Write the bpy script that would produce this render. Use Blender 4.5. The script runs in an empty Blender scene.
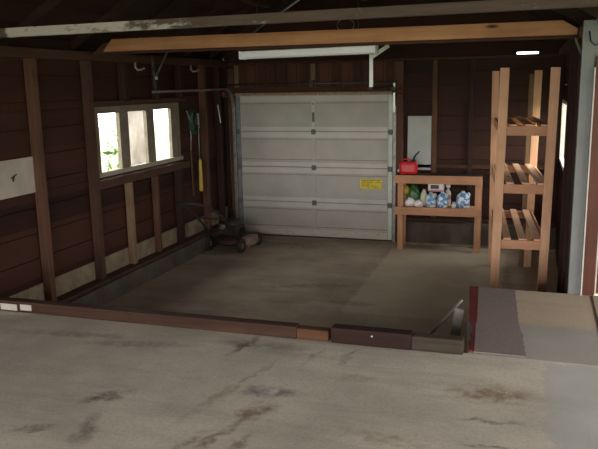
import bpy, bmesh, math, random
from mathutils import Vector, Matrix, Euler
random.seed(7)
S = bpy.context.scene
COL = S.collection
PI = math.pi

# ------------------------------------------------------------------ materials
def newmat(name):
    m = bpy.data.materials.new(name); m.use_nodes = True
    nt = m.node_tree; nt.nodes.clear()
    out = nt.nodes.new('ShaderNodeOutputMaterial')
    b = nt.nodes.new('ShaderNodeBsdfPrincipled')
    nt.links.new(b.outputs[0], out.inputs[0])
    return m, nt, b
def rgb(c): return (c[0], c[1], c[2], 1)
def node(nt, t, **kw):
    n = nt.nodes.new(t)
    for k, v in kw.items(): setattr(n, k, v)
    return n
def put(nt, sock, v):
    if hasattr(v, 'is_linked') or hasattr(v, 'links'): nt.links.new(v, sock)
    else: sock.default_value = v
def math_n(nt, op, a, b=0.0, c=None, clamp=False):
    n = node(nt, 'ShaderNodeMath', operation=op, use_clamp=clamp)
    put(nt, n.inputs[0], a); put(nt, n.inputs[1], b)
    if c is not None: put(nt, n.inputs[2], c)
    return n.outputs[0]
def mix(nt, f, a, b):
    n = node(nt, 'ShaderNodeMix', data_type='RGBA')
    put(nt, n.inputs[0], f)
    put(nt, n.inputs[6], rgb(a) if isinstance(a, (tuple, list)) else a)
    put(nt, n.inputs[7], rgb(b) if isinstance(b, (tuple, list)) else b)
    return n.outputs[2]
def coords(nt, scale=(1, 1, 1)):
    tc = node(nt, 'ShaderNodeTexCoord'); mp = node(nt, 'ShaderNodeMapping')
    mp.inputs['Scale'].default_value = scale
    nt.links.new(tc.outputs['Object'], mp.inputs[0]); return mp.outputs[0]
def noise(nt, vec, scale, detail=4, rough=.6):
    n = node(nt, 'ShaderNodeTexNoise'); nt.links.new(vec, n.inputs['Vector'])
    n.inputs['Scale'].default_value = scale; n.inputs['Detail'].default_value = detail
    n.inputs['Roughness'].default_value = rough
    return n.outputs[0]
def ramp(nt, f, lo, hi):
    n = node(nt, 'ShaderNodeMapRange', clamp=True)
    put(nt, n.inputs[0], f); n.inputs[1].default_value = lo; n.inputs[2].default_value = hi
    return n.outputs[0]
def bump(nt, b, h, strength=.3, dist=.01):
    n = node(nt, 'ShaderNodeBump'); n.inputs['Strength'].default_value = strength
    n.inputs['Distance'].default_value = dist
    nt.links.new(h, n.inputs['Height']); nt.links.new(n.outputs[0], b.inputs['Normal'])

def mottled(name, a, b_, scale=12, rough=.6, metal=0, bmp=.15, lo=.35, hi=.65, spec=.5, stretch=(1, 1, 1)):
    m, nt, b = newmat(name)
    v = coords(nt, stretch); n = noise(nt, v, scale)
    nt.links.new(mix(nt, ramp(nt, n, lo, hi), a, b_), b.inputs['Base Color'])
    b.inputs['Roughness'].default_value = rough; b.inputs['Metallic'].default_value = metal
    b.inputs['Specular IOR Level'].default_value = spec
    if bmp: bump(nt, b, n, bmp, .004)
    return m
def wood(name, a, b_, axis='z', grain=28, rough=.75, knots=False, plank=None, wear=None, knot_col=(.08, .03, .01)):
    """grain runs along axis; plank = (axis index, size) gives each board its own tone"""
    m, nt, b = newmat(name)
    st = {'x': (.06, 1, 1), 'y': (1, .06, 1), 'z': (1, 1, .06)}[axis]
    v = coords(nt, st); n = noise(nt, v, grain, 5, .65)
    col = mix(nt, ramp(nt, n, .3, .7), a, b_)
    big = noise(nt, coords(nt), 2.2, 3, .6)
    col2 = mix(nt, math_n(nt, 'MULTIPLY', ramp(nt, big, .4, .75), .45), col, tuple(x * .45 for x in a))
    col = col2
    if plank:
        tc = node(nt, 'ShaderNodeTexCoord'); sp = node(nt, 'ShaderNodeSeparateXYZ')
        nt.links.new(tc.outputs['Object'], sp.inputs[0])
        q = math_n(nt, 'FLOOR', math_n(nt, 'DIVIDE', sp.outputs[plank[0]], plank[1]))
        wn = node(nt, 'ShaderNodeTexWhiteNoise', noise_dimensions='1D'); nt.links.new(q, wn.inputs['W'])
        col = mix(nt, math_n(nt, 'MULTIPLY', wn.outputs[0], .6), col, tuple(min(1, x * 1.9) for x in b_))
    if wear:
        w = noise(nt, coords(nt, st), 9, 6, .75)
        col = mix(nt, math_n(nt, 'MULTIPLY', ramp(nt, w, .5, .62), .75), col, wear)
    if knots:
        vo = node(nt, 'ShaderNodeTexVoronoi'); vo.inputs['Scale'].default_value = 3.2
        st2 = {'x': (.5, 1.6, 1.6), 'y': (1.6, .5, 1.6), 'z': (1.6, 1.6, .5)}[axis]
        nt.links.new(coords(nt, st2), vo.inputs['Vector'])
        col = mix(nt, math_n(nt, 'SUBTRACT', 1.0, ramp(nt, vo.outputs[0], .05, .11)), col, knot_col)
    nt.links.new(col, b.inputs['Base Color'])
    b.inputs['Roughness'].default_value = rough; b.inputs['Specular IOR Level'].default_value = .25
    bump(nt, b, n, .25, .004)
    return m
def blob(nt, px, py, cx, cy, rx, ry, ang, soft=.5):
    """1 inside a ragged ellipse on the floor, 0 outside"""
    c, s = math.cos(ang), math.sin(ang)
    dx = math_n(nt, 'SUBTRACT', px, cx); dy = math_n(nt, 'SUBTRACT', py, cy)
    u = math_n(nt, 'DIVIDE', math_n(nt, 'ADD', math_n(nt, 'MULTIPLY', dx, c), math_n(nt, 'MULTIPLY', dy, s)), rx)
    w = math_n(nt, 'DIVIDE', math_n(nt, 'SUBTRACT', math_n(nt, 'MULTIPLY', dy, c), math_n(nt, 'MULTIPLY', dx, s)), ry)
    d = math_n(nt, 'SQRT', math_n(nt, 'ADD', math_n(nt, 'MULTIPLY', u, u), math_n(nt, 'MULTIPLY', w, w)))
    return math_n(nt, 'SUBTRACT', 1.0, ramp(nt, d, 1 - soft, 1 + soft))
def concrete(name, light, dark, stains=(), patches=(), scale=1.3, bmp=.25, streak=.5):
    m, nt, b = newmat(name)
    v = coords(nt)
    n1 = noise(nt, v, scale, 8, .62); n2 = noise(nt, v, 55, 3, .7)
    n3 = noise(nt, coords(nt, (.45, 2.2, 1)), 2.4, 6, .7)
    col = mix(nt, ramp(nt, n1, .35, .66), light, dark)
    col = mix(nt, math_n(nt, 'MULTIPLY', ramp(nt, n3, .5, .72), streak), col, tuple(x * .55 for x in dark))
    col = mix(nt, math_n(nt, 'MULTIPLY', ramp(nt, n2, .45, .75), .4), col, tuple(x * .5 for x in dark))
    tc = node(nt, 'ShaderNodeTexCoord'); sp = node(nt, 'ShaderNodeSeparateXYZ')
    wob = node(nt, 'ShaderNodeTexNoise'); wob.inputs['Scale'].default_value = 11; wob.inputs['Detail'].default_value = 5
    nt.links.new(tc.outputs['Object'], wob.inputs['Vector'])
    sc = node(nt, 'ShaderNodeVectorMath', operation='MULTIPLY_ADD')
    nt.links.new(wob.outputs[1], sc.inputs[0]); sc.inputs[1].default_value = (.14, .14, 0)
    nt.links.new(tc.outputs['Object'], sc.inputs[2])
    nt.links.new(sc.outputs[0], sp.inputs[0])
    px = math_n(nt, 'SUBTRACT', sp.outputs[0], .07); py = math_n(nt, 'SUBTRACT', sp.outputs[1], .07)
    s0 = node(nt, 'ShaderNodeSeparateXYZ'); nt.links.new(tc.outputs['Object'], s0.inputs[0])
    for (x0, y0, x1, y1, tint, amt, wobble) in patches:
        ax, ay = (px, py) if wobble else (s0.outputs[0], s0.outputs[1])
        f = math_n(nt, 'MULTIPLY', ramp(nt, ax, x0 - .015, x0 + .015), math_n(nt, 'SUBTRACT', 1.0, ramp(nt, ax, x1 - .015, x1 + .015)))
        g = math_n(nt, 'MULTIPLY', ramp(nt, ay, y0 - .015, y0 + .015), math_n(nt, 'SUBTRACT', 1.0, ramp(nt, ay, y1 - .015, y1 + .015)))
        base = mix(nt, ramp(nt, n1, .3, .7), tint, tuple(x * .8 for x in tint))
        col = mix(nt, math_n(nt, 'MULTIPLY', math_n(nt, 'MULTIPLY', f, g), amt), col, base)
    for (cx, cy, rx, ry, ang, tint, amt) in stains:
        f = blob(nt, px, py, cx, cy, rx, ry, ang, .45)
        f = math_n(nt, 'MULTIPLY', math_n(nt, 'MULTIPLY', f, ramp(nt, noise(nt, v, 14, 4, .7), .33, .58)), .85)
        col = mix(nt, math_n(nt, 'MULTIPLY', f, amt), col, tint)
    nt.links.new(col, b.inputs['Base Color'])
    b.inputs['Roughness'].default_value = .82; b.inputs['Specular IOR Level'].default_value = .25
    bump(nt, b, n2, bmp, .004)
    return m
def plain(name, c, rough=.5, metal=0, spec=.5):
    return mottled(name, c, tuple(x * .86 for x in c), 20, rough, metal, .05, spec=spec)

RUST = (.13, .06, .025); DARK = (.045, .04, .038); TAN = (.19, .115, .06)
M = {}
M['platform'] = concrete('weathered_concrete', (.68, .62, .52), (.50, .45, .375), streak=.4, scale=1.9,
    stains=[(-2.13, 3.09, .12, .055, .9, (.09, .07, .055), .9), (-2.02, 2.74, .05, .13, .3, DARK, .6), (-2.25, 2.68, .03, .11, -1.1, RUST, .6),
            (-1.69, 4.02, .035, .16, -.2, (.12, .075, .045), .9), (-1.29, 3.39, .15, .06, .1, (.10, .10, .11), .8), (-1.27, 3.15, .07, .12, -.3, TAN, .85),
            (-1.47, 2.74, .03, .16, -.3, RUST, .7), (-1.36, 2.86, .03, .2, -.25, TAN, .8), (-1.24, 2.8, .03, .10, -.25, RUST, .7),
            (-.13, 3.68, .2, .10, .15, (.23, .14, .07), .9), (-.12, 3.36, .14, .018, .1, (.11, .10, .09), .8), (-.1, 3.1, .12, .018, .05, (.11, .10, .09), .8),
            (-2.4, 3.85, .35, .05, .2, (.13, .11, .09), .5), (-.85, 3.7, .12, .05, .2, TAN, .4), (-.6, 3.05, .2, .04, -.2, TAN, .5),
            (-1.45, 3.6, .02, .2, -.2, TAN, .5), (-1.2, 3.95, .02, .14, -.2, TAN, .6), (-1.0, 4.0, .02, .12, -.2, RUST, .5), (-2.9, 3.9, .4, .05, .1, (.13, .11, .09), .5),
            (-1.55, 3.2, .03, .28, -.25, TAN, .45), (-1.6, 4.05, .3, .06, 0, (.14, .12, .10), .5)],
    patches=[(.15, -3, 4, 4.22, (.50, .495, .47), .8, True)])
M['walk'] = concrete('smooth_two_tone_concrete', (.56, .45, .34), (.46, .365, .275), streak=.2,
    patches=[(-.4, 4.0, 4, 4.9, (.37, .36, .34), .8, True)])  # beige base colour, greyer zone painted over the part nearer the camera
M['lower'] = concrete('dusty_floor_concrete', (.47, .37, .29), (.32, .25, .19), scale=1.8, streak=.5,
    stains=[(-2.3, 7.4, .5, .08, .3, (.06, .05, .04), .5), (-1.7, 6.9, .25, .06, 0, (.06, .05, .04), .5), (-3.2, 9.3, .8, .2, 0, (.07, .055, .04), .5)],
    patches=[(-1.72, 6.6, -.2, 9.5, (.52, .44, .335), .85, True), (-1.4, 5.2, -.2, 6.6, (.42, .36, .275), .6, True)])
M['footing'] = concrete('damp_footing_concrete', (.125, .10, .08), (.07, .055, .045), scale=4)
M['stemwall'] = concrete('limewashed_footing', (.31, .25, .17), (.18, .135, .085), scale=5, streak=.6)
SID_A, SID_B = (.017, .006, .004), (.039, .0135, .0085)
M['siding_y'] = wood('old_brown_siding', SID_A, SID_B, 'y', 14, plank=(2, .244))
M['siding_x'] = wood('old_brown_siding_boards', (.018, .007, .005), (.034, .013, .009), 'x', 14, plank=(2, .2))
M['sheath_z'] = wood('old_brown_vertical_boards', (.045, .018, .011), (.08, .032, .019), 'z', 16, plank=(0, .16))
M['stud'] = wood('aged_stud', (.08, .038, .024), (.14, .067, .041), 'z', 30)
M['stud_mid'] = wood('dull_brown_stud', (.055, .027, .018), (.095, .047, .031), 'z', 30)
M['stud_light'] = wood('paler_stud', (.17, .105, .065), (.25, .16, .10), 'z', 30)
M['stud_dark'] = wood('dark_stud', (.026, .012, .009), (.048, .022, .015), 'z', 30)
M['plate_y'] = wood('dark_plate', (.055, .027, .018), (.09, .045, .03), 'y', 25)
M['plate_x'] = wood('dark_header', (.05, .021, .013), (.09, .037, .022), 'x', 25)
M['roof'] = wood('dark_roof_boards', (.02, .010, .008), (.035, .018, .014), 'y', 14, plank=(0, .2))
M['rafter'] = wood('dark_rafter', (.03, .015, .011), (.055, .028, .02), 'x', 20)
def flaked():
    m, nt, b = newmat('paint_flaked_beam')
    n = noise(nt, coords(nt, (.1, 1, 1)), 18, 5, .7)
    base = mix(nt, ramp(nt, n, .3, .7), (.07, .045, .035), (.13, .09, .072))
    fl = noise(nt, coords(nt, (.5, 1.6, 1.6)), 9, 7, .75)
    tc = node(nt, 'ShaderNodeTexCoord'); sp = node(nt, 'ShaderNodeSeparateXYZ'); nt.links.new(tc.outputs['Object'], sp.inputs[0])
    # paint survives on the left part of the beam, flakes elsewhere
    keep = math_n(nt, 'MULTIPLY', math_n(nt, 'SUBTRACT', 1.0, ramp(nt, sp.outputs[0], -2.9, -1.9)), ramp(nt, sp.outputs[0], -3.62, -3.56))
    cov = ramp(nt, math_n(nt, 'ADD', fl, math_n(nt, 'MULTIPLY', keep, .28)), .60, .72)
    nt.links.new(mix(nt, math_n(nt, 'MULTIPLY', cov, .85), base, (.52, .50, .45)), b.inputs['Base Color'])
    b.inputs['Roughness'].default_value = .8; bump(nt, b, fl, .2, .003); return m
M['beam_old'] = flaked()
M['beam_new'] = wood('honey_timber', (.40, .19, .09), (.54, .28, .14), 'x', 22, knots=True)
M['lumber_z'] = wood('pine_upright', (.76, .42, .25), (.88, .54, .35), 'z', 30, knots=True, knot_col=(.25, .11, .04))
M['lumber_x'] = wood('pine_board_across', (.58, .29, .17), (.70, .39, .24), 'x', 30, knots=True, knot_col=(.22, .09, .03))
M['lumber_y'] = wood('pine_slat', (.78, .44, .26), (.90, .57, .38), 'y', 30, knots=True, knot_col=(.25, .11, .04))
M['bench_x'] = wood('bench_pine', (.50, .25, .14), (.63, .34, .20), 'x', 30, knots=True, knot_col=(.18, .07, .03))
M['bench_z'] = wood('bench_pine_leg', (.50, .25, .14), (.63, .34, .20), 'z', 30)
M['timber'] = wood('rusty_brown_timber', (.045, .022, .015), (.085, .042, .028), 'x', 24)
M['timber_end'] = wood('split_orange_timber', (.09, .038, .02), (.15, .068, .036), 'x', 24)
M['timber_dark'] = wood('blackened_timber', (.02, .009, .008), (.045, .018, .014), 'x', 24)
M['timber_grey'] = wood('greyed_timber', (.035, .025, .018), (.09, .068, .052), 'x', 24)
M['white_door'] = mottled('cream_door_paint', (.46, .445, .405), (.40, .385, .345), 3, .5, bmp=.02)
M['white_rail'] = mottled('lighter_door_rail', (.58, .57, .53), (.52, .505, .465), 3, .5, bmp=.02)
def door_bottom():
    m, nt, b = newmat('stained_door_bottom')
    n = noise(nt, coords(nt, (1, 1, 2.5)), 9, 6, .75)
    col = mix(nt, math_n(nt, 'MULTIPLY', ramp(nt, n, .52, .66), .7), (.54, .51, .44), (.36, .22, .11))
    nt.links.new(col, b.inputs['Base Color']); b.inputs['Roughness'].default_value = .6
    return m
M['door_bottom'] = door_bottom()
M['steel_blue'] = mottled('galvanised_stile', (.16, .18, .19), (.24, .26, .27), 10, .5, .3)
M['steel_pale'] = mottled('pale_painted_stile', (.50, .56, .50), (.60, .64, .58), 6, .5, .1)
M['steel_track'] = mottled('galvanised_track', (.20, .19, .18), (.33, .31, .29), 14, .45, .6)
M['steel_dark'] = mottled('dull_dark_steel', (.06, .055, .05), (.11, .1, .095), 14, .5, .6)
M['steel_bright'] = mottled('bright_zinc', (.75, .76, .76), (.85, .86, .86), 14, .4, .35)
M['hinge'] = plain('grey_hinge_steel', (.13, .14, .135), .5, .4)
M['rust'] = mottled('rusty_line', (.25, .13, .08), (.4, .3, .22), 30, .8)
M['white_paint'] = mottled('white_enamel', (.84, .86, .90), (.78, .80, .84), 5, .35, bmp=.02)
M['lamp_diff'] = mottled('white_lamp_cover', (.90, .92, .96), (.85, .87, .90), 5, .3, bmp=.0)
M['blue_white'] = mottled('pale_blue_white_paint', (.19, .20, .20), (.16, .17, .17), 4, .6)
M['trim_white'] = mottled('worn_white_trim', (.62, .58, .54), (.5, .46, .42), 8, .6)
M['casing'] = wood('varnished_red_brown_casing', (.085, .026, .014), (.13, .04, .021), 'z', 26, .45)
M['window_paint'] = mottled('greyed_window_paint', (.15, .12, .09), (.21, .17, .13), 12, .7)
M['sill_paint'] = mottled('pale_sill_paint', (.36, .32, .25), (.28, .24, .18), 12, .7)
M['panel_white'] = mottled('dusty_white_board', (.42, .38, .32), (.35, .31, .26), 4, .8)
M['stick_grey'] = mottled('scuffed_pale_wood', (.30, .27, .235), (.22, .195, .165), 9, .8)
M['panel_grey'] = mottled('pale_grey_panel', (.42, .43, .41), (.36, .37, .35), 4, .6)
M['carpet'] = mottled('mauve_grey_carpet', (.27, .215, .20), (.22, .175, .165), 60, .95, bmp=.2, spec=.05)
M['red_paint'] = mottled('dull_red_paint', (.17, .02, .022), (.09, .015, .015), 9, .6)
M['red_plastic'] = plain('red_plastic', (.62, .012, .02), .35)
M['black'] = plain('black_plastic', (.02, .02, .02), .4)
M['black_rubber'] = plain('black_rubber', (.025, .023, .02), .8)
M['engine'] = mottled('greasy_engine', (.02, .015, .013), (.045, .034, .028), 25, .6, .2)
M['deck'] = mottled('grimy_mower_deck', (.025, .013, .011), (.06, .028, .02), 15, .6, .1)
M['tan_metal'] = mottled('dusty_tan_metal', (.30, .22, .17), (.20, .14, .10), 20, .6)
M['yellow'] = plain('yellow_plastic', (.50, .34, .04), .45)
M['sticker'] = plain('yellow_label', (.80, .62, .03), .5)
M['sticker_ink'] = plain('brown_ink', (.30, .17, .03), .5)
M['green'] = mottled('green_bag_print', (.02, .16, .03), (.04, .09, .02), 14, .4)
M['hose'] = plain('green_hose', (.012, .04, .016), .5)
M['white_plastic'] = plain('white_plastic', (.85, .84, .85), .4)
M['cream'] = plain('cream_plastic', (.75, .72, .58), .45)
def printed(name, base, ink, scale=9):
    m, nt, b = newmat(name)
    n = noise(nt, coords(nt), scale, 1, .4)
    nt.links.new(mix(nt, ramp(nt, n, .49, .53), base, ink), b.inputs['Base Color'])
    b.inputs['Roughness'].default_value = .35; return m
M['bag_white'] = printed('white_bag_print', (.85, .83, .84), (.70, .55, .55), 14)
M['jug_blue'] = printed('blue_white_wrap', (.09, .27, .55), (.78, .84, .88), 16)
M['jug_pale'] = printed('cream_blue_wrap', (.16, .36, .60), (.78, .78, .70), 15)
M['jug_label'] = printed('blue_label', (.80, .82, .84), (.15, .38, .70), 22)
M['pink'] = plain('pink_label', (.65, .3, .33), .5)
M['glow_bark'] = mottled('pale_tree_bark', (.26, .225, .205), (.13, .105, .095), 7, .95, bmp=.5, stretch=(1, 1, .3))
M['leaf'] = mottled('bright_leaf', (.075, .15, .03), (.13, .20, .07), 5, .6)
M['grass'] = mottled('lawn', (.14, .19, .07), (.24, .26, .13), 3, .9)
M['outwall'] = mottled('grey_house_siding', (.5, .48, .45), (.42, .4, .38), 3, .8)
def glass():
    m = bpy.data.materials.new('window_glass'); m.use_nodes = True; nt = m.node_tree; nt.nodes.clear()
    out = node(nt, 'ShaderNodeOutputMaterial'); mx = node(nt, 'ShaderNodeMixShader')
    t = node(nt, 'ShaderNodeBsdfTransparent'); t.inputs[0].default_value = (.93, .95, .93, 1)
    g = node(nt, 'ShaderNodeBsdfGlossy'); g.inputs['Roughness'].default_value = .03
    mx.inputs[0].default_value = .05; nt.links.new(t.outputs[0], mx.inputs[1])
    nt.links.new(g.outputs[0], mx.inputs[2]); nt.links.new(mx.outputs[0], out.inputs[0])
    return m
M['glass'] = glass()

# ------------------------------------------------------------------ mesh helpers
class MB:
    def __init__(s): s.bm = bmesh.new()
    def box(s, x0, x1, y0, y1, z0, z1, rot=None, bev=0.0, jit=0.0):
        b2 = bmesh.new()
        r = bmesh.ops.create_cube(b2, size=1)
        sx, sy, sz = abs(x1 - x0), abs(y1 - y0), abs(z1 - z0)
        for v in b2.verts: v.co = Vector((v.co.x * sx, v.co.y * sy, v.co.z * sz))
        bv = min(bev, sx * .3, sy * .3, sz * .3)
        if bv > 0: bmesh.ops.bevel(b2, geom=list(b2.edges), offset=bv, segments=2, affect='EDGES', profile=.6)
        T = Matrix.Translation(((x0 + x1) / 2, (y0 + y1) / 2, (z0 + z1) / 2))
        if rot is not None: T = T @ Euler(rot).to_matrix().to_4x4()
        b2.transform(T); s.add(b2); return s
    def add(s, b2):
        me = bpy.data.meshes.new('t'); b2.to_mesh(me); b2.free()
        s.bm.from_mesh(me); bpy.data.meshes.remove(me)
    def bar(s, p, q, w, t, up=(0, 0, 1), bev=.003):
        """box from p to q with width w (sideways) and thickness t (up)"""
        p, q = Vector(p), Vector(q); d = q - p; L = d.length; d.normalize()
        u = Vector(up); side = d.cross(u)
        if side.length < 1e-4: side = d.cross(Vector((1, 0, 0)))
        side.normalize(); u = side.cross(d).normalized()
        b2 = bmesh.new(); bmesh.ops.create_cube(b2, size=1)
        for v in b2.verts: v.co = Vector((v.co.x * L, v.co.y * w, v.co.z * t))
        bv = min(bev, w * .3, t * .3)
        if bv > 0: bmesh.ops.bevel(b2, geom=list(b2.edges), offset=bv, segments=2, affect='EDGES')
        R = Matrix((d, side, u)).transposed().to_4x4()
        b2.transform(Matrix.Translation((p + q) / 2) @ R); s.add(b2); return s
    def tube(s, pts, r, n=10, cap=True):
        pts = [Vector(p) for p in pts]; b2 = bmesh.new(); rings = []
        ref = Vector((0, 0, 1))
        for i, p in enumerate(pts):
            t = (pts[min(i + 1, len(pts) - 1)] - pts[max(i - 1, 0)]).normalized()
            a = t.cross(ref)
            if a.length < .05: a = t.cross(Vector((1, 0, 0)))
            a.normalize(); b = t.cross(a)
            rr = r[i] if isinstance(r, (list, tuple)) else r
            rings.append([b2.verts.new(p + (a * math.cos(2 * PI * k / n) + b * math.sin(2 * PI * k / n)) * rr) for k in range(n)])
        for i in range(len(rings) - 1):
            for k in range(n):
                b2.faces.new((rings[i][k], rings[i][(k + 1) % n], rings[i + 1][(k + 1) % n], rings[i + 1][k]))
        if cap: b2.faces.new(rings[0][::-1]); b2.faces.new(rings[-1])
        for f in b2.faces: f.smooth = True
        bmesh.ops.recalc_face_normals(b2, faces=b2.faces); s.add(b2); return s
    def lathe(s, prof, c=(0, 0, 0), n=24, rot=None, sx=1, sy=1, smooth=True):
        b2 = bmesh.new(); rings = []
        for r, z in prof:
            rings.append([b2.verts.new((r * sx * math.cos(2 * PI * k / n), r * sy * math.sin(2 * PI * k / n), z)) for k in range(n)])
        for i in range(len(rings) - 1):
            for k in range(n):
                b2.faces.new((rings[i][k], rings[i][(k + 1) % n], rings[i + 1][(k + 1) % n], rings[i + 1][k]))
        b2.faces.new(rings[0][::-1]); b2.faces.new(rings[-1])
        if smooth:
            for f in b2.faces: f.smooth = True
        T = Matrix.Translation(c)
        if rot is not None: T = T @ Euler(rot).to_matrix().to_4x4()
        b2.transform(T); s.add(b2); return s
    def prism(s, poly, y0, y1):
        """poly in XZ extruded along Y"""
        b2 = bmesh.new()
        a = [b2.verts.new((x, y0, z)) for x, z in poly]; b = [b2.verts.new((x, y1, z)) for x, z in poly]
        b2.faces.new(a); b2.faces.new(b[::-1]); n = len(poly)
        for i in range(n): b2.faces.new((a[i], b[i], b[(i + 1) % n], a[(i + 1) % n]))
        bmesh.ops.recalc_face_normals(b2, faces=b2.faces); s.add(b2); return s
    def slab(s, poly, z0, z1):
        """poly in XY extruded along Z"""
        b2 = bmesh.new()
        a = [b2.verts.new((x, y, z0)) for x, y in poly]; b = [b2.verts.new((x, y, z1)) for x, y in poly]
        b2.faces.new(a); b2.faces.new(b[::-1]); n = len(poly)
        for i in range(n): b2.faces.new((a[i], b[i], b[(i + 1) % n], a[(i + 1) % n]))
        bmesh.ops.recalc_face_normals(b2, faces=b2.faces); s.add(b2); return s
    def build(s, name, mat, parent=None):
        me = bpy.data.meshes.new(name); s.bm.to_mesh(me); s.bm.free()
        mats = mat if isinstance(mat, (list, tuple)) else [mat]
        for m in mats: me.materials.append(m)
        o = bpy.data.objects.new(name, me); COL.objects.link(o)
        if parent is not None: o.parent = parent
        return o
def empty(name, loc=(0, 0, 0), rz=0):
    o = bpy.data.objects.new(name, None); COL.objects.link(o)
    o.location = loc; o.rotation_euler = (0, 0, rz); o.empty_display_size = .1; return o
def tag(o, label=None, cat=None, group=None, kind=None):
    if label: o['label'] = label
    if cat: o['category'] = cat
    if group: o['group'] = group
    if kind: o['kind'] = kind
    return o
def struct(o, label, cat): return tag(o, label, cat, kind='structure')

# ------------------------------------------------------------------ setting: floors
XL, XR, YB = -4.38, .42, 9.97          # sheathing planes and back wall
PZ = .6                                # height of the upper slab
b = MB(); b.box(XL - .15, XR + .12, 4.27, YB + .15, -.15, 0)
struct(b.build('floor', M['lower']), 'lower bare concrete garage floor, brown and dusty, in front of the white garage door', 'floor')
b = MB(); b.box(XL - .15, 3.2, -2.1, 4.25, 0, PZ, bev=.002)
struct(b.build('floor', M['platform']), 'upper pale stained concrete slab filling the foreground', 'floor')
b = MB(); b.slab([(-.295, 4.25), (3.2, 4.25), (3.2, 5.73), (-.405, 5.73)], 0.001, PZ)
struct(b.build('floor', M['walk']), 'raised concrete walkway on the right beside the sunken bay, beige with a greyer near part', 'floor')

# ------------------------------------------------------------------ left wall
W0, W1 = 6.50, 8.42                    # window opening along Y
wl = MB()
z = .43; i = 0
while z < 2.62:
    z1 = min(z + .244, 2.66)
    spans = [(-2.0, YB + .1)]
    lo, hi = max(z, 1.30), min(z1, 2.06)
    if hi > lo + .001:
        if z < 1.30: wl.box(XL - .03, XL, -2, YB + .1, z + .003, 1.30)
        if z1 > 2.06: wl.box(XL - .03, XL, -2, YB + .1, 2.06, z1 - .003)
        wl.box(XL - .03, XL, -2, W0, lo + .003, hi - .003, bev=.002)
        wl.box(XL - .03, XL, W1, YB + .1, lo + .003, hi - .003, bev=.002)
    else:
        wl.box(XL - .03 - (i % 2) * .004, XL - (i % 2) * .004, -2, YB + .1, z + .003, z1 - .003, bev=.002)
    z = z1; i += 1
# outer skin behind the gaps
wl.box(XL - .06, XL - .035, -2, W0, .43, 2.66); wl.box(XL - .06, XL - .035, W1, YB + .1, .43, 2.66)
wl.box(XL - .06, XL - .035, W0, W1, .43, 1.30); wl.box(XL - .06, XL - .035, W0, W1, 2.06, 2.66)
wall_left = struct(wl.build('wall_left', M['siding_y']), 'left garage wall of dark brown horizontal boards with exposed studs', 'wall')
MB().box(XL - .12, XL + .012, -2, YB, 0, .43, bev=.006).build('foundation_wall', M['stemwall'], wall_left)
MB().box(XL, -4.19, 4.26, 9.9, 0, .2, bev=.012).build('footing', M['footing'], wall_left)
MB().box(XL + .013, -4.235, 4.26, 9.9, .2, .235, bev=.004).build('sill_plate', M['plate_y'], wall_left)
def lstud(y0, y1, z0=.235, z1=2.53, m='stud', x1=-4.28):
    MB().box(XL + .013, x1, y0, y1, z0, z1, bev=.004).build('stud', M[m], wall_left)
lstud(5.455, 5.53, m='stud'); lstud(6.31, 6.39, m='stud_mid')
lstud(7.0, 7.06, z1=1.2, m='stud_light', x1=-4.29); lstud(7.61, 7.66, z1=1.2, m='stud', x1=-4.29)
lstud(8.2, 8.27, z1=1.2, m='stud_dark'); lstud(9.03, 9.11, m='stud'); lstud(9.54, 9.6, m='stud_dark')
lstud(7.0, 7.09, 2.1, m='stud_dark'); lstud(7.75, 7.84, 2.1, m='stud_dark'); lstud(8.35, 8.45, 2.1, m='stud_dark')
for y in (4.66, 3.9, 3.1, 2.3): lstud(y - .05, y + .05, .62, m='stud_dark')
MB().box(XL + .013, -4.27, 6.39, 8.5, 1.2, 1.29, bev=.004).build('window_sill_board', M['plate_y'], wall_left)
MB().box(XL + .013, -4.30, 6.39, 8.5, 2.07, 2.12, bev=.004).build('window_header', M['plate_y'], wall_left)
MB().box(XL, -4.27, -2, YB, 2.53, 2.62, bev=.004).build('top_plate', M['plate_y'], wall_left)
# window 1
wf = MB()
F0, F1 = XL - .028, XL + .02
wf.box(F0, F1, W0, W1, 1.985, 2.06, bev=.006)
wf.box(F0, F1, W0, 6.57, 1.36, 1.985, bev=.006); wf.box(F0, F1, 6.98, 7.165, 1.36, 1.985, bev=.006)
wf.box(F0, F1, 7.575, 7.755, 1.36, 1.985, bev=.006); wf.box(F0, F1, 8.19, W1, 1.36, 1.985, bev=.006)
window_1 = struct(wf.build('window_1', M['window_paint']), 'three pane window in the left wall glaring with daylight', 'window')
MB().box(F0, F1 + .02, W0, W1 + .02, 1.31, 1.36, bev=.006).build('window_sill', M['sill_paint'], window_1)
for y0, y1 in ((6.57, 6.98), (7.165, 7.575), (7.755, 8.19)):
    MB().box(XL - .01, XL - .006, y0, y1, 1.36, 1.985).build('pane', M['glass'], window_1)

# ------------------------------------------------------------------ back wall
DX0, DX1, DZ = -4.20, -1.80, 2.11      # door opening
wb = MB()
z = 0
GX0, GX1, GZ0, GZ1 = -.18, .09, 2.600, 2.626       # slot of daylight under the roof
wb_right = []
while z < 2.55:
    z1 = min(z + .2, 2.58)
    wb.box(DX1, XR + .03, YB, YB + .03, z + .003, z1 - .003, bev=.002); z = z1
wb.box(XL, GX0, YB, YB + .03, 2.583, 2.66); wb.box(GX1, XR + .03, YB, YB + .03, 2.583, 2.66)
wb.box(GX0, GX1, YB, YB + .03, 2.583, GZ0); wb.box(GX0, GX1, YB, YB + .03, GZ1, 2.66)
wb.box(XL, DX0 + .07, YB, YB + .03, 0, 2.583)
wb.box(DX1, XR + .03, YB + .032, YB + .05, 0, 2.58)
wb.prism([(XL - .1, 2.66), (XR + .1, 2.66), (-1.96, 4.15)], YB, YB + .03)
wall_back = struct(wb.build('wall_back', M['siding_x']), 'back garage wall of dark brown boards around the white overhead door', 'wall')
hb = MB(); x = DX0
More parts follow.
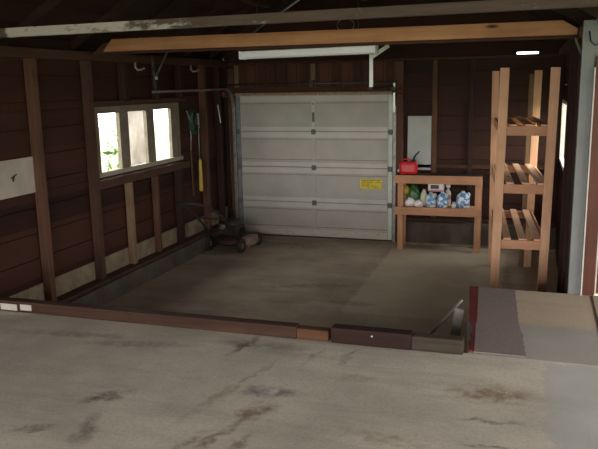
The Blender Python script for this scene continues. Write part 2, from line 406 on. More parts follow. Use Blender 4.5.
while x < DX1 - .01:
    hb.box(x + .002, min(x + .16, DX1) - .002, YB, YB + .03, DZ + .02, 2.58, bev=.002); x += .16
hb.box(DX0, DX1, YB + .03, YB + .05, DZ + .02, 2.58)
hb.build('boarding_over_door', M['sheath_z'], wall_back)
def bstud(x0, x1, z0=.12, z1=2.55, m='stud', y0=YB - .075):
    MB().box(x0, x1, y0, YB, z0, z1, bev=.004).build('stud', M[m], wall_back)
bstud(-4.375, -4.30, 0, m='stud_dark'); bstud(-4.29, -4.205, 0, 2.5, m='stud'); bstud(-3.01, -2.94, DZ + .1, m='stud_light', y0=YB - .045)
bstud(-1.79, -1.66, 0, m='stud', y0=YB - .09); bstud(-1.265, -1.20, .36, m='stud', y0=YB - .05)
bstud(-.77, -.71, .36, m='stud_dark', y0=YB - .05); bstud(.34, .41, .36, m='stud_dark'); bstud(-4.20, -4.13, DZ + .12, m='stud_light', y0=YB - .045)
MB().box(DX0, DX1, YB - .06, YB, DZ, DZ + .035, bev=.003).build('door_head', M['rust'], wall_back)
MB().box(DX0, DX1, YB - .045, YB, DZ + .035, DZ + .12, bev=.003).build('header', M['plate_x'], wall_back)
MB().box(DX1 + .14, XR, YB - .045, YB, 1.08, 1.13, bev=.003).build('brace_rail', M['plate_x'], wall_back)
MB().box(XL, XR, YB - .09, YB, 2.555, 2.59, bev=.004).build('top_plate', M['plate_x'], wall_back)
MB().box(DX1 + .14, XR, 9.78, YB, 0, .33, bev=.01).build('footing', M['footing'], wall_back)
MB().box(DX1 + .14, XR, 9.775, 9.795, .0, .035, bev=.003).build('footing_lip', M['stemwall'], wall_back)
MB().box(DX1 + .14, XR, 9.86, YB, .33, .37, bev=.003).build('sill_plate', M['plate_x'], wall_back)

# ------------------------------------------------------------------ right wall, with its window
wr = MB(); R0, R1, RZ0, RZ1 = 8.50, 9.85, 1.22, 2.01
z = 0
while z < 2.6:
    z1 = min(z + .2, 2.66)
    if z1 <= RZ0 + .01 or z >= RZ1 - .01:
        wr.box(XR, XR + .03, 5.80, YB + .05, z + .003, z1 - .003, bev=.002)
    else:
        wr.box(XR, XR + .03, 5.80, R0, z + .003, z1 - .003, bev=.002)
        wr.box(XR, XR + .03, R1, YB + .05, z + .003, z1 - .003, bev=.002)
        if z < RZ0: wr.box(XR, XR + .03, R0, R1, z + .003, RZ0)
        if z1 > RZ1: wr.box(XR, XR + .03, R0, R1, RZ1, z1 - .003)
    z = z1
wr.box(XR + .032, XR + .05, 5.8, R0, 0, 2.66); wr.box(XR + .032, XR + .05, R1, YB, 0, 2.66)
wr.box(XR + .032, XR + .05, R0, R1, 0, RZ0); wr.box(XR + .032, XR + .05, R0, R1, RZ1, 2.66)
wall_right = struct(wr.build('wall_right', M['siding_y']), 'dark right wall of the sunken bay behind the tall wooden rack', 'wall')
for y, w, m in ((5.86, .09, 'stud_dark'), (6.5, .05, 'stud_dark'), (7.2, .05, 'stud_dark')):
    MB().box(XR - .075, XR, y, y + w, 0, 2.56, bev=.004).build('stud', M[m], wall_right)
MB().box(XR - .085, XR + .03, 5.80, YB, 2.56, 2.64, bev=.004).build('top_plate', M['plate_y'], wall_right)
w2 = MB()
w2.box(XR - .012, XR + .04, R0 - .0, R1, RZ1 - .04, RZ1, bev=.004); w2.box(XR - .012, XR + .04, R0, R1, RZ0, RZ0 + .04, bev=.004)
w2.box(XR - .012, XR + .04, R0, R0 + .04, RZ0, RZ1, bev=.004); w2.box(XR - .012, XR + .04, R1 - .04, R1, RZ0, RZ1, bev=.004)
window_2 = struct(w2.build('window_2', M['trim_white']), 'narrow glaring window on the right wall seen edge-on beside the rack', 'window')
MB().box(XR + .012, XR + .016, R0 + .04, R1 - .04, RZ0 + .04, RZ1 - .04).build('pane', M['glass'], window_2)

# return wall facing the camera, painted, with the door casing (front right)
b = MB(); b.box(.355, .448, 5.735, 5.80, 0, 2.68, bev=.004); b.box(.448, 3.2, 5.75, 5.80, 2.36, 2.75); b.box(1.45, 3.2, 5.75, 5.80, 0, 2.36)
wall_front = struct(b.build('wall_front', M['blue_white']), 'narrow pale blue painted wall end beside the brown door casing', 'wall')
b = MB(); b.box(.455, .545, 5.715, 5.80, PZ, 2.33, bev=.006); b.box(.455, 1.45, 5.72, 5.80, 2.33, 2.42, bev=.006); b.box(1.37, 1.45, 5.715, 5.8, PZ, 2.33, bev=.006)
door_2 = struct(b.build('door_2', M['casing']), 'red brown varnished door casing at the right edge', 'door frame')
b = MB(); b.box(.447, .457, 5.708, 5.716, PZ, 2.34); b.build('edge_bead', M['trim_white'], door_2)
b = MB(); b.box(.547, .56, 5.74, 5.80, PZ, 2.32, bev=.004); b.build('stop_bead', M['trim_white'], door_2)
b = MB(); b.box(.562, 1.365, 5.765, 5.80, PZ + .005, 2.32, bev=.004)
b.box(.72, .97, 5.757, 5.766, .8, 1.3, bev=.004); b.box(1.03, 1.28, 5.757, 5.766, .8, 1.3, bev=.004); b.box(.72, .97, 5.757, 5.766, 1.42, 2.2, bev=.004); b.box(1.03, 1.28, 5.757, 5.766, 1.42, 2.2, bev=.004)
dl = b.build('door_leaf', M['casing'], door_2)
MB().lathe([(.012, 0), (.012, .03), (.028, .04), (.03, .06), (.018, .075)], (.67, 5.765, 1.55), rot=(PI / 2, 0, 0)).build('knob', M['steel_track'], dl)
# threshold joint in the slab
MB().slab([(.50, 4.3), (.515, 4.3), (.535, 5.70), (.52, 5.70)], PZ - .002, PZ + .004).build('trim_1', M['steel_dark'])
struct(bpy.data.objects['trim_1'], 'dark metal joint strip in the walkway slab at the right edge', 'trim')
# far right side wall with an open doorway, and the wall with the big opening behind the camera
b = MB(); b.box(3.2, 3.3, -2.1, 3.2, 0, 2.8); b.box(3.2, 3.3, 5.2, 5.8, 0, 2.8); b.box(3.2, 3.3, 3.2, 5.2, 2.6, 2.8); b.box(3.2, 3.3, 3.2, 5.2, 0, .6)
struct(b.build('wall_side', M['blue_white']), 'side wall with an open doorway, to the right outside the picture', 'wall')
b = MB(); b.box(XL - .1, -3.7, -2.2, -2.1, 0, 2.8); b.box(2.2, 3.3, -2.2, -2.1, 0, 2.8); b.box(-3.7, 2.2, -2.2, -2.1, 0, .58)
struct(b.build('wall_entrance', M['blue_white']), 'wall with the wide open vehicle entrance behind the viewer', 'wall')

o = MB().tube([(.40, 5.73, 2.60), (.41, 5.722, 2.53), (.44, 5.72, 2.50), (.49, 5.72, 2.51), (.60, 5.72, 2.56)], .006, 8).build('cable', M['black'])
tag(o, 'black cable looping across the top of the pale blue wall end', 'cable')
o = MB().bar((.31, 5.83, 2.56), (.352, 5.74, 2.44), .012, .02).build('metal_strap', M['steel_track'])
tag(o, 'short slanted grey metal strap beside the top of the pale blue wall end', 'strap')

# ------------------------------------------------------------------ roof
SL = math.tan(math.radians(31)); RX = -1.96
def roofz(x, off=0): return 2.66 + off + (SL * (x - (XL - .12)) if x < RX else SL * ((XR + .14) - x) + (SL * (2 * RX - (XR + .14) - (XL - .12))))
b = MB()
zr = 2.72 + SL * (RX - XL)
b.prism([(XL - .5, 2.72 - .5 * SL), (RX, zr), (RX, zr + .04), (XL - .5, 2.76 - .5 * SL)], -2.2, YB + .3)
b.prism([(XR + .35, 2.72 - SL * .25), (RX, zr), (RX, zr + .04), (XR + .35, 2.76 - SL * .25)], -2.2, YB + .3)
b.box(XR + .2, 3.4, -2.2, 5.9, 2.76, 2.8); b.box(XL - .09, XL - .005, -2.1, YB, 2.6, 2.76); b.box(XR + .035, XR + .1, 5.8, YB, 2.6, 2.76)
b.prism([(XL - .12, 2.66), (XR + .12, 2.66), (RX, zr)], -2.2, -2.15)
ceiling = struct(b.build('ceiling', M['roof']), 'dark board underside of the pitched garage roof', 'ceiling')
for y in (.6, 1.5, 2.4, 3.3, 4.5, 5.3, 6.25, 7.1, 7.9, 8.7, 9.5):
    r = MB()
    r.bar((XL - .1, y, 2.655 + .01 - .02), (RX, y, zr - .07), .045, .11); r.bar((XR + .14, y, 2.655 - .02), (RX, y, zr - .07), .045, .11)
    r.build('rafter', M['rafter'], ceiling)
MB().box(RX - .02, RX + .02, -2.1, YB, zr - .18, zr - .02).build('ridge_board', M['rafter'], ceiling)

# ------------------------------------------------------------------ tie beams
def tie(name, x0, x1, y0, y1, z0, z1, m, cutl=.12, cutr=.2):
    b = MB(); b.prism([(x0, z0), (x1, z0), (x1 - cutr, z1), (x0 + cutl, z1)], y0, y1); return b.build(name, M[m])
o = tie('ceiling_beam', XL + .1, .84, 4.36, 4.41, 2.642, 2.705, 'beam_old', .1, .02)
o.rotation_euler.y = -.006; o.location.z = .006
tag(o, 'nearer tie beam, grey and flaked with white paint, spanning the whole picture top', 'beam')
o = tie('ceiling_beam', -3.93, .415, 6.08, 6.12, 2.60, 2.712, 'beam_new', .10, .19)
tag(o, 'farther tie beam of honey-coloured knotty wood above the strip light', 'beam')
o = tie('ceiling_beam', -4.2, .40, 6.30, 6.34, 2.585, 2.70, 'plate_x', .14, .2)
tag(o, 'dark brown board just behind and below the honey-coloured beam', 'beam')
# wire loop on the beam
pts = [(-1.52 + .075 * math.cos(t), 6.06, 2.745 + .055 * math.sin(t)) for t in [PI * (-.25 + 1.5 * k / 14) for k in range(15)]]
o = MB().tube(pts, .003, 6).build('wire_loop', M['steel_track'])
tag(o, 'thin loop of grey wire hooked over the honey-coloured beam', 'wire')

# ------------------------------------------------------------------ strip light
lt = empty('strip_light', (-2.00, 6.5, 2.512)); lt.scale = (.985, 1, 1); lt.rotation_euler = (0, -.012, 0); tag(lt, 'long white unlit fluorescent strip light hanging above the garage door', 'light fixture')
b = MB(); b.prism([(-.65, .02), (.65, .02), (.65, .075), (-.65, .075)], -.03, .03); b.build('housing', M['white_paint'], lt)
b = MB()
b2 = bmesh.new(); prof = [(-.07, .066), (-.072, .014), (-.055, 0), (.055, 0), (.072, .014), (.07, .066), (.05, .074), (-.05, .074)]
A = [b2.verts.new((-.66, y, z)) for y, z in prof]; B_ = [b2.verts.new((.66, y, z)) for y, z in prof]
b2.faces.new(A); b2.faces.new(B_[::-1])
for i in range(8): b2.faces.new((A[i], B_[i], B_[(i + 1) % 8], A[(i + 1) % 8]))
bmesh.ops.recalc_face_normals(b2, faces=b2.faces); b.add(b2); b.build('diffuser', M['lamp_diff'], lt)
for sx in (-1, 1):
    MB().box(sx * .665 - .008, sx * .665 + .008, -.08, .08, -.003, .075, bev=.004).build('end_cap', M['white_paint'], lt)
    MB().tube([(sx * .5, 0, .075), (sx * .5, 0, .5)], .004, 6).build('hanging_wire', M['steel_dark'], lt)
    MB().box(sx * .5 - .03, sx * .5 + .03, -.3, .3, .5, .54).build('hanging_block', M['rafter'], lt)

# ------------------------------------------------------------------ garage door
dr = MB(); dr.box(DX0 + .01, DX1 - .0, YB - .012, YB - .002, 0.012, DZ)
door_1 = struct(dr.build('door_1', M['white_door']), 'white four section overhead garage door seen from inside', 'garage door')
SH = (DZ - .012) / 4
for k in range(4):
    z0 = .012 + k * SH; z1 = z0 + SH - .006
    X0, X1 = DX0 + .015, DX1 - .01
    p = MB().box(X0, X1, YB - .03, YB - .012, z0, z1, bev=.004).build('door_panel', M['white_door'], door_1)
    # rails along the top and bottom of the section
    MB().box(X0 + .07, X1 - .07, YB - .05, YB - .03, z1 - .085, z1 - .004, bev=.005).build('rail', M['white_rail'], p)
    MB().box(X0 + .07, X1 - .07, YB - .05, YB - .03, z0 + .004, z0 + (.07 if k else .11), bev=.005).build('rail', M['white_rail' if k else 'door_bottom'], p)
    MB().box(X0 + .07, X1 - .07, YB - .036, YB - .03, z0 + (.10 if k else .14), z0 + (.11 if k else .15), bev=.002).build('panel_groove', M['rust'] if k % 2 == 0 else M['white_door'], p)
    MB().box(X0 + .07, X1 - .07, YB - .036, YB - .03, z1 - .12, z1 - .112, bev=.002).build('panel_groove', M['rust'], p)
    for x0, m in ((X0, 'steel_blue'), (X1 - .06, 'steel_pale' if k == 3 else 'steel_blue' if k < 0 else 'steel_pale')):
        MB().box(x0, x0 + .06, YB - .06, YB - .03, z0 + .006, z1 - .004, bev=.004).build('end_stile', M['steel_blue'] if x0 == X0 else M['steel_pale'], p)
    MB().box(-3.0, -2.95, YB - (.054 if k == 3 else .040), YB - .03, z0 + .01, z1 - .004, bev=.004).build('centre_stile', M['white_rail' if k == 3 else 'white_door'], p)
    if k < 3:
        for x in (-3.005, X0 - .005, X1 - .06):
            h = MB(); h.box(x, x + .06, YB - .07, YB - .05, z1 - .04, z1 + .035, bev=.004)
            h.tube([(x - .005, YB - .066, z1 - .002), (x + .065, YB - .066, z1 - .002)], .009, 8)
            h.build('hinge', M['hinge'], door_1)
h = MB(); h.box(-2.99, -2.96, YB - .07, YB - .05, 1.72, 1.86, bev=.004).box(-2.985, -2.965, YB - .066, YB - .05, 1.97, 1.99, bev=.002).build('latch', M['hinge'], door_1)
MB().box(DX0 + .01, DX1, YB - .06, YB - .01, -.002, .016, bev=.004).build('weather_strip', M['black_rubber'], door_1)
st = MB().box(-2.285, -1.965, YB - .034, YB - .0295, .755, .90).build('warning_label', M['sticker'], door_1)
ink = MB(); random.seed(3)
for r in range(5):
    x = -2.265; zz = .88 - r * .026
    while x < -1.99:
        w = random.uniform(.012, .04)
        if r == 0 or random.random() < .8: ink.box(x, min(x + w, -1.98), YB - .036, YB - .0335, zz - .006, zz + (.004 if r else .008))
        x += w + .012
ink.build('fine_print', M['sticker_ink'], st)

# tracks, torsion bar, hangers
def track(name, x, yend, label, m, sx):
    t = empty(name, (x, YB - .09, 0)); tag(t, label, 'door track', 'galvanised tracks of the overhead door')
    # vertical rail, curve, horizontal rail
    pts = [(0, 0, .02), (0, 0, 1.9)] + [(0, -.3 + .3 * math.cos(a), 1.9 + .3 * math.sin(a)) for a in [PI / 2 * k / 6 for k in range(1, 7)]] 
    L = yend - (YB - .09)
    v = MB().box(-.022, .022, -.02, .02, .0, 1.95, bev=.004).build('vertical_rail', M[m], t)
    b = MB(); P = [(0, 0, 1.93)] + [(0, -.28 + .28 * math.cos(a), 1.93 + .28 * math.sin(a)) for a in [PI / 2 * k / 6 for k in range(1, 7)]] + [(0, L, 2.2)]
    for p, q in zip(P, P[1:]): b.bar(p, q, .05, .025, up=(0, .01, 1) if abs(p[2] - q[2]) < .05 else (0, 1, .2))
    b.build('horizontal_rail', M['steel_track'] if sx < 0 else M['steel_dark'], t)
    return t, L
tl, L = track('door_track', -4.205, 7.50, 'left door track running up the wall and towards the window', 'steel_track', -1)
# angle-iron hanger at the free end
MB().bar((0, L + .05, 2.2), (-.02, L + .05, 2.62), .03, .006, up=(0, 1, 0)).build('hanger_strap', M['steel_dark'], tl)
MB().bar((0, L + .06, 2.36), (.0, L + .42, 2.70), .03, .008, up=(1, 0, 0)).build('hanger_brace', M['steel_track'], tl)
MB().lathe([(.02, 0), (.02, .02)], (.01, L + .05, 2.36), rot=(0, PI / 2, 0)).build('bolt', M['steel_bright'], tl)
tr, L = track('door_track', -1.775, 8.25, 'right door track rising behind the workbench beside the door', 'steel_track', 1)
MB().bar((0, L + .05, 2.2), (0, L + .05, 2.6), .045, .006, up=(0, 1, 0)).build('hanger_strap', M['steel_bright'], tr)
MB().bar((.0, L + .035, 2.55), (.21, L + .035, 2.68), .012, .045).build('hanger_brace', M['steel_bright'], tr)
MB().box(-.01, .02, -.10, -.085, 1.86, 2.26, bev=.003).build('flag_plate', M['steel_bright'], tr)
tb = empty('torsion_bar', (-2.98, YB - .13, 2.27)); tag(tb, 'dark steel torsion bar running across above the garage door', 'torsion bar')
MB().tube([(-1.28, 0, 0), (1.25, 0, 0)], .014, 10).build('shaft', M['steel_dark'], tb)
MB().box(-.03, .03, 0, .09, -.05, .05, bev=.004).build('centre_bracket', M['steel_dark'], tb)
for sx, xx in ((-1, -1.30), (1, 1.27)):
    MB().lathe([(.055, -.03), (.06, -.025), (.045, -.015), (.045, .015), (.06, .025), (.055, .03)], (xx + (.03 if sx > 0 else -.0), -.0 if sx > 0 else -.1, -.125), rot=(0, PI / 2, 0)).build('cable_drum', M['red_paint'], tb)
    MB().box(xx - .045 + (.02 if sx < 0 else -.02), xx + .045 + (.02 if sx < 0 else -.02), .06, .075, -.2, .04, bev=.004).build('end_bracket', M['steel_dark'], tb)
MB().tube([(-1.3, .02, -.06), (-1.29, .03, -2.2)], .003, 6).build('lift_cable', M['steel_track'], tb)

# ------------------------------------------------------------------ edge timbers on the upper slab
TY0, TY1 = 4.155, 4.245
t1 = empty('edge_timber', (-3.02, 4.2, PZ)); tag(t1, 'long rusty brown timber kerb lying on the slab edge, white patches at left', 'timber')
b = MB(); b.box(-1.36 + .0, 1.62, .005, .09, 0, .085, bev=.008); b.build('beam', M['timber'], t1)
b = MB(); b.box(-1.05, -.79, .001, .006, .008, .07, bev=.002); b.box(-.75, -.60, .001, .006, .012, .06, bev=.002); b.box(-.57, -.47, .001, .006, .02, .065, bev=.002); b.build('white_patch', M['trim_white'], t1)
b = MB(); b.box(1.62, 1.84, .008, .088, 0, .075, bev=.01); b.build('split_end', M['timber_end'], t1)
t2 = empty('edge_timber', (-.74, 4.2, PZ)); tag(t2, 'short charred dark timber kerb with a greyed right end by the red strip', 'timber')
MB().box(-.42, .10, .0, .09, 0, .105, bev=.008).build('beam', M['timber_dark'], t2)
MB().box(.10, .42, .004, .09, 0, .095, bev=.012).build('greyed_end', M['timber_grey'], t2)
MB().lathe([(.007, 0), (.006, .004)], (-.15, 0.002, .07), rot=(PI / 2, 0, 0), n=10).build('nail_head', M['steel_bright'], t2)

# red edging strip and carpet on the walkway
def ln(x0, x1, y): f = (y - 4.25) / (5.73 - 4.25); return x0 + (x1 - x0) * f
b = MB(); R = random.Random(5)
ys = [4.27 + .05 * k for k in range(29)] + [5.72]
lft = [(ln(-.292, -.402, y) + (R.uniform(.012, .03) if 4.42 < y < 4.85 else R.uniform(0, .004)), y) for y in ys]
rgt = [(ln(-.262, -.335, y) if y < 4.85 else ln(-.245, -.330, y), y) for y in ys]
b.slab([p for p in lft] + rgt[::-1], PZ + .0005, PZ + .012)
tag(b.build('edging_strip', M['red_paint']), 'chipped dull red strip along the left edge of the raised walkway', 'edging')
b = MB(); rr = []
for y in ys: rr.append((ln(.035, -.045, y) + R.uniform(-.004, .004) + (.012 if y < 4.7 else 0), y))
b.slab([(ln(-.258, -.330, y), y) for y in ys] + rr[::-1], PZ + .0005, PZ + .009)
tag(b.build('carpet_runner', M['carpet']), 'mauve grey carpet runner lying on the walkway beside the red strip', 'carpet')
# two white sticks leaning on the walkway side
o = MB().bar((-.93, 5.15, .02), (-.42, 5.30, .62), .03, .018).build('wooden_stick', M['stick_grey'])
tag(o, 'thin white stick leaning slanted against the walkway left side', 'stick')
o = MB().bar((-.50, 5.06, .0), (-.425, 5.13, .60), .07, .018, up=(0, 1, 0)).build('wooden_stick', M['stick_grey'])
tag(o, 'short wide white stick standing upright against the walkway, right of the slanted one', 'stick')

# ------------------------------------------------------------------ tall rack
rk = empty('storage_rack', (-.03, 7.1, 0), math.radians(4.3)); rk.rotation_euler.y = .012; tag(rk, 'tall open pine storage rack with three slatted shelves, standing on the lower floor right', 'shelf rack')
HT = 2.375; RW = .27; D = 1.80
def rpost(x0, x1, y0, y1, z1=HT): MB().box(x0, x1, y0, y1, 0, z1, bev=.004).build('post', M['lumber_z'], rk)
rpost(-RW, -RW + .085, 0, .038); rpost(RW - .085, RW, 0, .038)
MB().prism([(-RW + .03, 0), (-RW + .11, 0), (-RW + .055, 2.37), (-RW - .025, 2.37)], D - .038, D).build('post', M['lumber_z'], rk); rpost(RW - .085, RW, D - .038, D)
MB().box(RW - .14, RW - .086, D - .034, D - .0, 0, 2.33, bev=.004).build('post_doubler', M['stud_light'], rk)
for zt in (1.825, 1.262, .705):
    MB().box(-RW + .085 - .04, RW - .045, .039, .077, zt - .09, zt, bev=.004).build('crossbar', M['lumber_x'], rk)
    MB().box(-RW + .045, RW - .045, D - .077, D - .039, zt - .09, zt, bev=.004).build('crossbar', M['lumber_x'], rk)
    for sx in (-1, 1):
        xx = sx * (RW - .02)
        MB().box(min(xx, xx - sx * .02), max(xx, xx - sx * .02), .078, D - .078, zt - .085, zt - .002, bev=.003).build('side_rail', M['lumber_y'], rk)
    for x in (-.125, .022, .165):
        MB().box(x - .036, x + .036, .045, D - .045, zt + .001, zt + .019, bev=.003).build('slat', M['lumber_y'], rk)

# ------------------------------------------------------------------ workbench
wbk = empty('workbench', (-1.115, 9.45, 0)); tag(wbk, 'low pine workbench with a lower shelf standing right of the garage door', 'workbench')
MB().box(-.575, .575, .0, .30, .995, 1.03, bev=.004).build('worktop', M['stud_dark'], wbk)
MB().box(-.575, .575, -.038, .0, .925, 1.035, bev=.004).build('front_board', M['bench_x'], wbk)
MB().box(-.575, .56, -.038, .0, .495, .60, bev=.004).build('shelf_front_board', M['bench_x'], wbk)
MB().box(-.56, .55, .001, .30, .565, .592, bev=.003).build('lower_shelf', M['bench_x'], wbk)
for x in (-.535, .49):
    for y in (.002, .25): MB().box(x, x + .075, y, y + .04, 0, .995, bev=.004).build('leg', M['bench_z'], wbk)
for x in (-.46, .47): MB().box(x, x + .02, .045, .25, .48, .56, bev=.003).build('side_rail', M['bench_z'], wbk)

# ------------------------------------------------------------------ red gas can on the bench
gc = empty('gas_can', (-1.53, 9.60, 1.031), math.radians(4)); gc.scale = (.90, .92, .92); tag(gc, 'red plastic gas can with a black spout on top of the workbench', 'gas can')
b = MB(); b.box(-.135, .135, -.09, .09, 0, .185, bev=.04)
body = b.build('body', M['red_plastic'], gc)
MB().box(-.09, .09, -.093, -.085, .04, .13, bev=.003).build('front_panel', M['red_plastic'], body)
MB().tube([(-.10, 0, .175), (-.095, 0, .205), (-.06, 0, .222), (.0, 0, .222), (.03, 0, .2), (.035, 0, .175)], .013, 10).build('handle', M['red_plastic'], gc)
MB().lathe([(.034, .0), (.034, .03), (.028, .036)], (.075, 0, .178)).build('spout_collar', M['black'], gc)
MB().tube([(.075, 0, .21), (.082, 0, .245), (.105, 0, .28), (.14, 0, .315), (.16, 0, .335)], [.018, .017, .014, .012, .01], 10).build('spout', M['black'], gc)
MB().lathe([(.022, 0), (.024, .012), (.02, .024)], (-.138, -.01, .05), rot=(0, -PI / 2, 0)).build('vent_cap', M['white_plastic'], gc)

# ------------------------------------------------------------------ goods on the bench's lower shelf
ZS = .593
def sack(name, cx, cy, z, w, d, h, mat, seed, lean=0, rz=0, top=.5, par=None):
    """crumpled soft bag"""
    R = random.Random(seed); bm = bmesh.new()
    bmesh.ops.create_icosphere(bm, subdivisions=4, radius=1)
    ph = [R.uniform(0, 6) for _ in range(6)]
    for v in bm.verts:
        x, y, zz = v.co
        f = 1 - (1 - top) * max(0, zz) ** 1.2
        sgn = lambda a, p: math.copysign(abs(a) ** p, a)
        wr = 1 + .07 * math.sin(9 * x + ph[0] + 4 * zz) * math.sin(7 * zz + ph[1]) + .05 * math.sin(15 * y + ph[2]) + .04 * math.sin(21 * zz + 13 * x + ph[3])
        X = sgn(x, .6) * w / 2 * f * wr; Y = sgn(y, .7) * d / 2 * f * wr; Z = (sgn(zz, .7) + 1) / 2 * h * (1 + .04 * math.sin(8 * x + ph[4]))
        v.co = (X + lean * Z, Y, max(Z, 0))
    for f in bm.faces: f.smooth = True
    b = MB(); b.add(bm)
    if par is not None:
        o = b.build(name, mat, par); o.location = (cx, cy, z); return o
    o = b.build(name, mat); o.location = (cx, cy, z); o.rotation_euler = (0, 0, rz); return o
e = empty('fertilizer_bag', (-1.48, 9.64, ZS)); tag(e, 'green and yellow plastic bag at the left on the workbench lower shelf', 'bag')
sack('bag_body', .02, 0, 0, .19, .12, .29, M['green'], 1, par=e)
sack('yellow_corner', -.095, -.02, .15, .10, .10, .125, M['yellow'], 2, lean=.2, par=e)
o = sack('plastic_bag', -1.49, 9.525, ZS, .14, .10, .125, M['bag_white'], 3); tag(o, 'white crumpled bag lying low in front of the green bag, left one', 'bag')
o = sack('plastic_bag', -1.37, 9.51, ZS, .12, .09, .10, M['bag_white'], 4, top=.4); tag(o, 'white crumpled bag lying low below the upright pale bag, right one', 'bag')
o = sack('plastic_bag', -1.325, 9.62, ZS, .09, .09, .235, M['cream'], 5, top=.5, lean=.05); tag(o, 'upright pale cream bag beside the green and yellow bag', 'bag')
def jug(x, y, w, h, lab, rz=0, cap='white_plastic', body='jug_blue', labmat='jug_label'):
    e = empty('detergent_jug', (x, y, ZS), rz); tag(e, lab, 'jug', 'blue and white jugs on the workbench shelf')
    R = w / 2
    b = MB(); b.lathe([(R * .9, 0), (R, .01), (R, h * .62), (R * .92, h * .72), (R * .55, h * .86), (.022, h * .93), (.022, h * .95)], sy=.75, n=28)
    bd = b.build('body', M[body], e)
    MB().lathe([(R * 1.012, h * .16), (R * 1.012, h * .5)], sy=.75, n=28).build('label_band', M[labmat], bd)
    MB().lathe([(.024, h * .93), (.024, h * .99), (.02, h)], n=14).build('cap', M[cap], e)
    MB().tube([(R * .5, 0, h * .84), (R * .85, 0, h * .88), (R * 1.02, 0, h * .76), (R * .98, 0, h * .6)], .011, 8).build('handle', M[body], e)
jug(-1.215, 9.57, .145, .20, 'cream and blue jug, leftmost of the jugs, under the white box', cap='cream', body='jug_pale')
jug(-1.06, 9.56, .15, .21, 'blue jug standing in the middle of the three jugs', rz=.4)
jug(-.79, 9.58, .18, .225, 'blue and white jug with a white cap standing alone at the right', rz=.2)
e = empty('small_box', (-1.145, 9.58, ZS + .216)); e.scale = (1.2, 1, 1.25); tag(e, 'small white box with a black panel lying on top of the blue jugs', 'box')
MB().box(-.09, .09, -.05, .05, 0, .085, bev=.006).build('carton', M['white_plastic'], e)
MB().box(-.06, .03, -.053, -.0495, .028, .07, bev=.001).build('black_panel', M['black'], e)
MB().box(-.09, .09, -.0525, -.0495, .002, .02, bev=.001).build('red_band', M['pink'], e)
e = empty('spray_bottle', (-1.0, 9.70, ZS)); tag(e, 'slim white bottle with a pink label right of the middle jug', 'bottle')
MB().lathe([(.036, 0), (.04, .01), (.04, .17), (.03, .2), (.014, .225), (.014, .25)], n=20).build('body', M['white_plastic'], e)
MB().lathe([(.0408, .09), (.0408, .15)], n=20).build('label_band', M['pink'], e)
MB().box(-.03, .03, -.012, .012, .25, .29, bev=.006).build('trigger_head', M['white_plastic'], e)
e = empty('small_jar', (-.905, 9.54, ZS)); tag(e, 'tiny cream jar between the jugs on the lower shelf', 'jar')
MB().lathe([(.024, 0), (.03, .008), (.03, .05), (.024, .058)], n=18).build('body', M['cream'], e)
MB().lathe([(.026, .058), (.026, .075), (.022, .08)], n=18).build('lid', M['pink'], e)

# ------------------------------------------------------------------ panels fixed to the walls
o = MB().box(-1.60, -1.27, YB - .045, YB - .02, 1.05, 1.80, bev=.003).build('wall_panel', M['panel_grey']); tag(o, 'upright pale grey board standing against the back wall behind the workbench', 'board')
e = empty('wall_board', (XL + .02, 4.8, 1.48)); tag(e, 'white rectangular board on the left wall with a small dark mark', 'board')
MB().box(-.018, .005, -1.0, .71, -.17, .165, bev=.003).build('panel', M['panel_white'], e)
MB().bar((.008, .34, .0), (.008, .42, .03), .012, .006, up=(1, 0, 0)).bar((.008, .36, -.03), (.008, .385, .02), .02, .006, up=(1, 0, 0)).build('screw_mark', M['black'], e)

# ------------------------------------------------------------------ tools hanging on the left wall
e = empty('long_handled_tool', (-4.24, 8.73, .84)); tag(e, 'long handled tool with a yellow grip hanging right of the window', 'garden tool')
MB().tube([(0, 0, 0), (0, 0, .02), (0, 0, .42), (0, -.01, .46)], [.02, .028, .022, .012], 12).build('grip', M['yellow'], e)
MB().tube([(0, -.01, .44), (0, -.0, 1.06)], .009, 8).build('shaft', M['steel_track'], e)
MB().bar((0, -.0, .86), (0, -.0, 1.06), .03, .012, up=(1, 0, 0)).build('head', M['steel_bright'], e)
pts = []
for k in range(90):
    a = 2 * PI * k / 18; pts.append((-4.275 + .0006 * k, 8.60 + .075 * math.cos(a) + .004 * math.sin(k), 1.80 + .16 * math.sin(a)))
o = MB().tube(pts, .011, 8).build('garden_hose', M['hose']); tag(o, 'dark green hose coiled on the left wall above the yellow grip', 'hose')
e = empty('wall_rod', (-4.27, 8.53, .8)); tag(e, 'slender brown handled rod with a bent bright metal tip, nearest the window', 'rod')
MB().tube([(0, .02, 0), (0, .0, .62)], .012, 8).build('handle', M['stud'], e)
MB().tube([(0, .0, .62), (0, .02, .80), (0, .01, 1.0), (0, -.05, 1.12), (0, -.08, 1.14)], .009, 8).build('bent_tip', M['steel_track'], e)
o = MB().bar((-4.27, 9.45, 1.99), (-4.27, 9.53, 1.73), .022, .01, up=(1, 0, 0)).build('paint_stick', M['cream']); tag(o, 'short pale stick hanging on the dark corner studs left of the door', 'stick')
for y, lab in ((7.2, 'small white hook under the left wall plate above the window'), (8.6, 'small white hook under the left wall plate near the track brace')):
    o = MB().tube([(-4.25, y, 2.535), (-4.25, y, 2.48), (-4.23, y + .01, 2.45), (-4.19, y + .02, 2.45), (-4.15, y + .03, 2.47)], .012, 8).build('wall_hook', M['steel_track'])
    tag(o, lab, 'hook')

# ------------------------------------------------------------------ lawn mower
mw = empty('lawn_mower', (-3.90, 9.0, 0), math.radians(-5)); mw.scale = (1.0, 1.0, 1.0); tag(mw, 'grimy old push lawn mower parked in the left back corner', 'lawn mower')
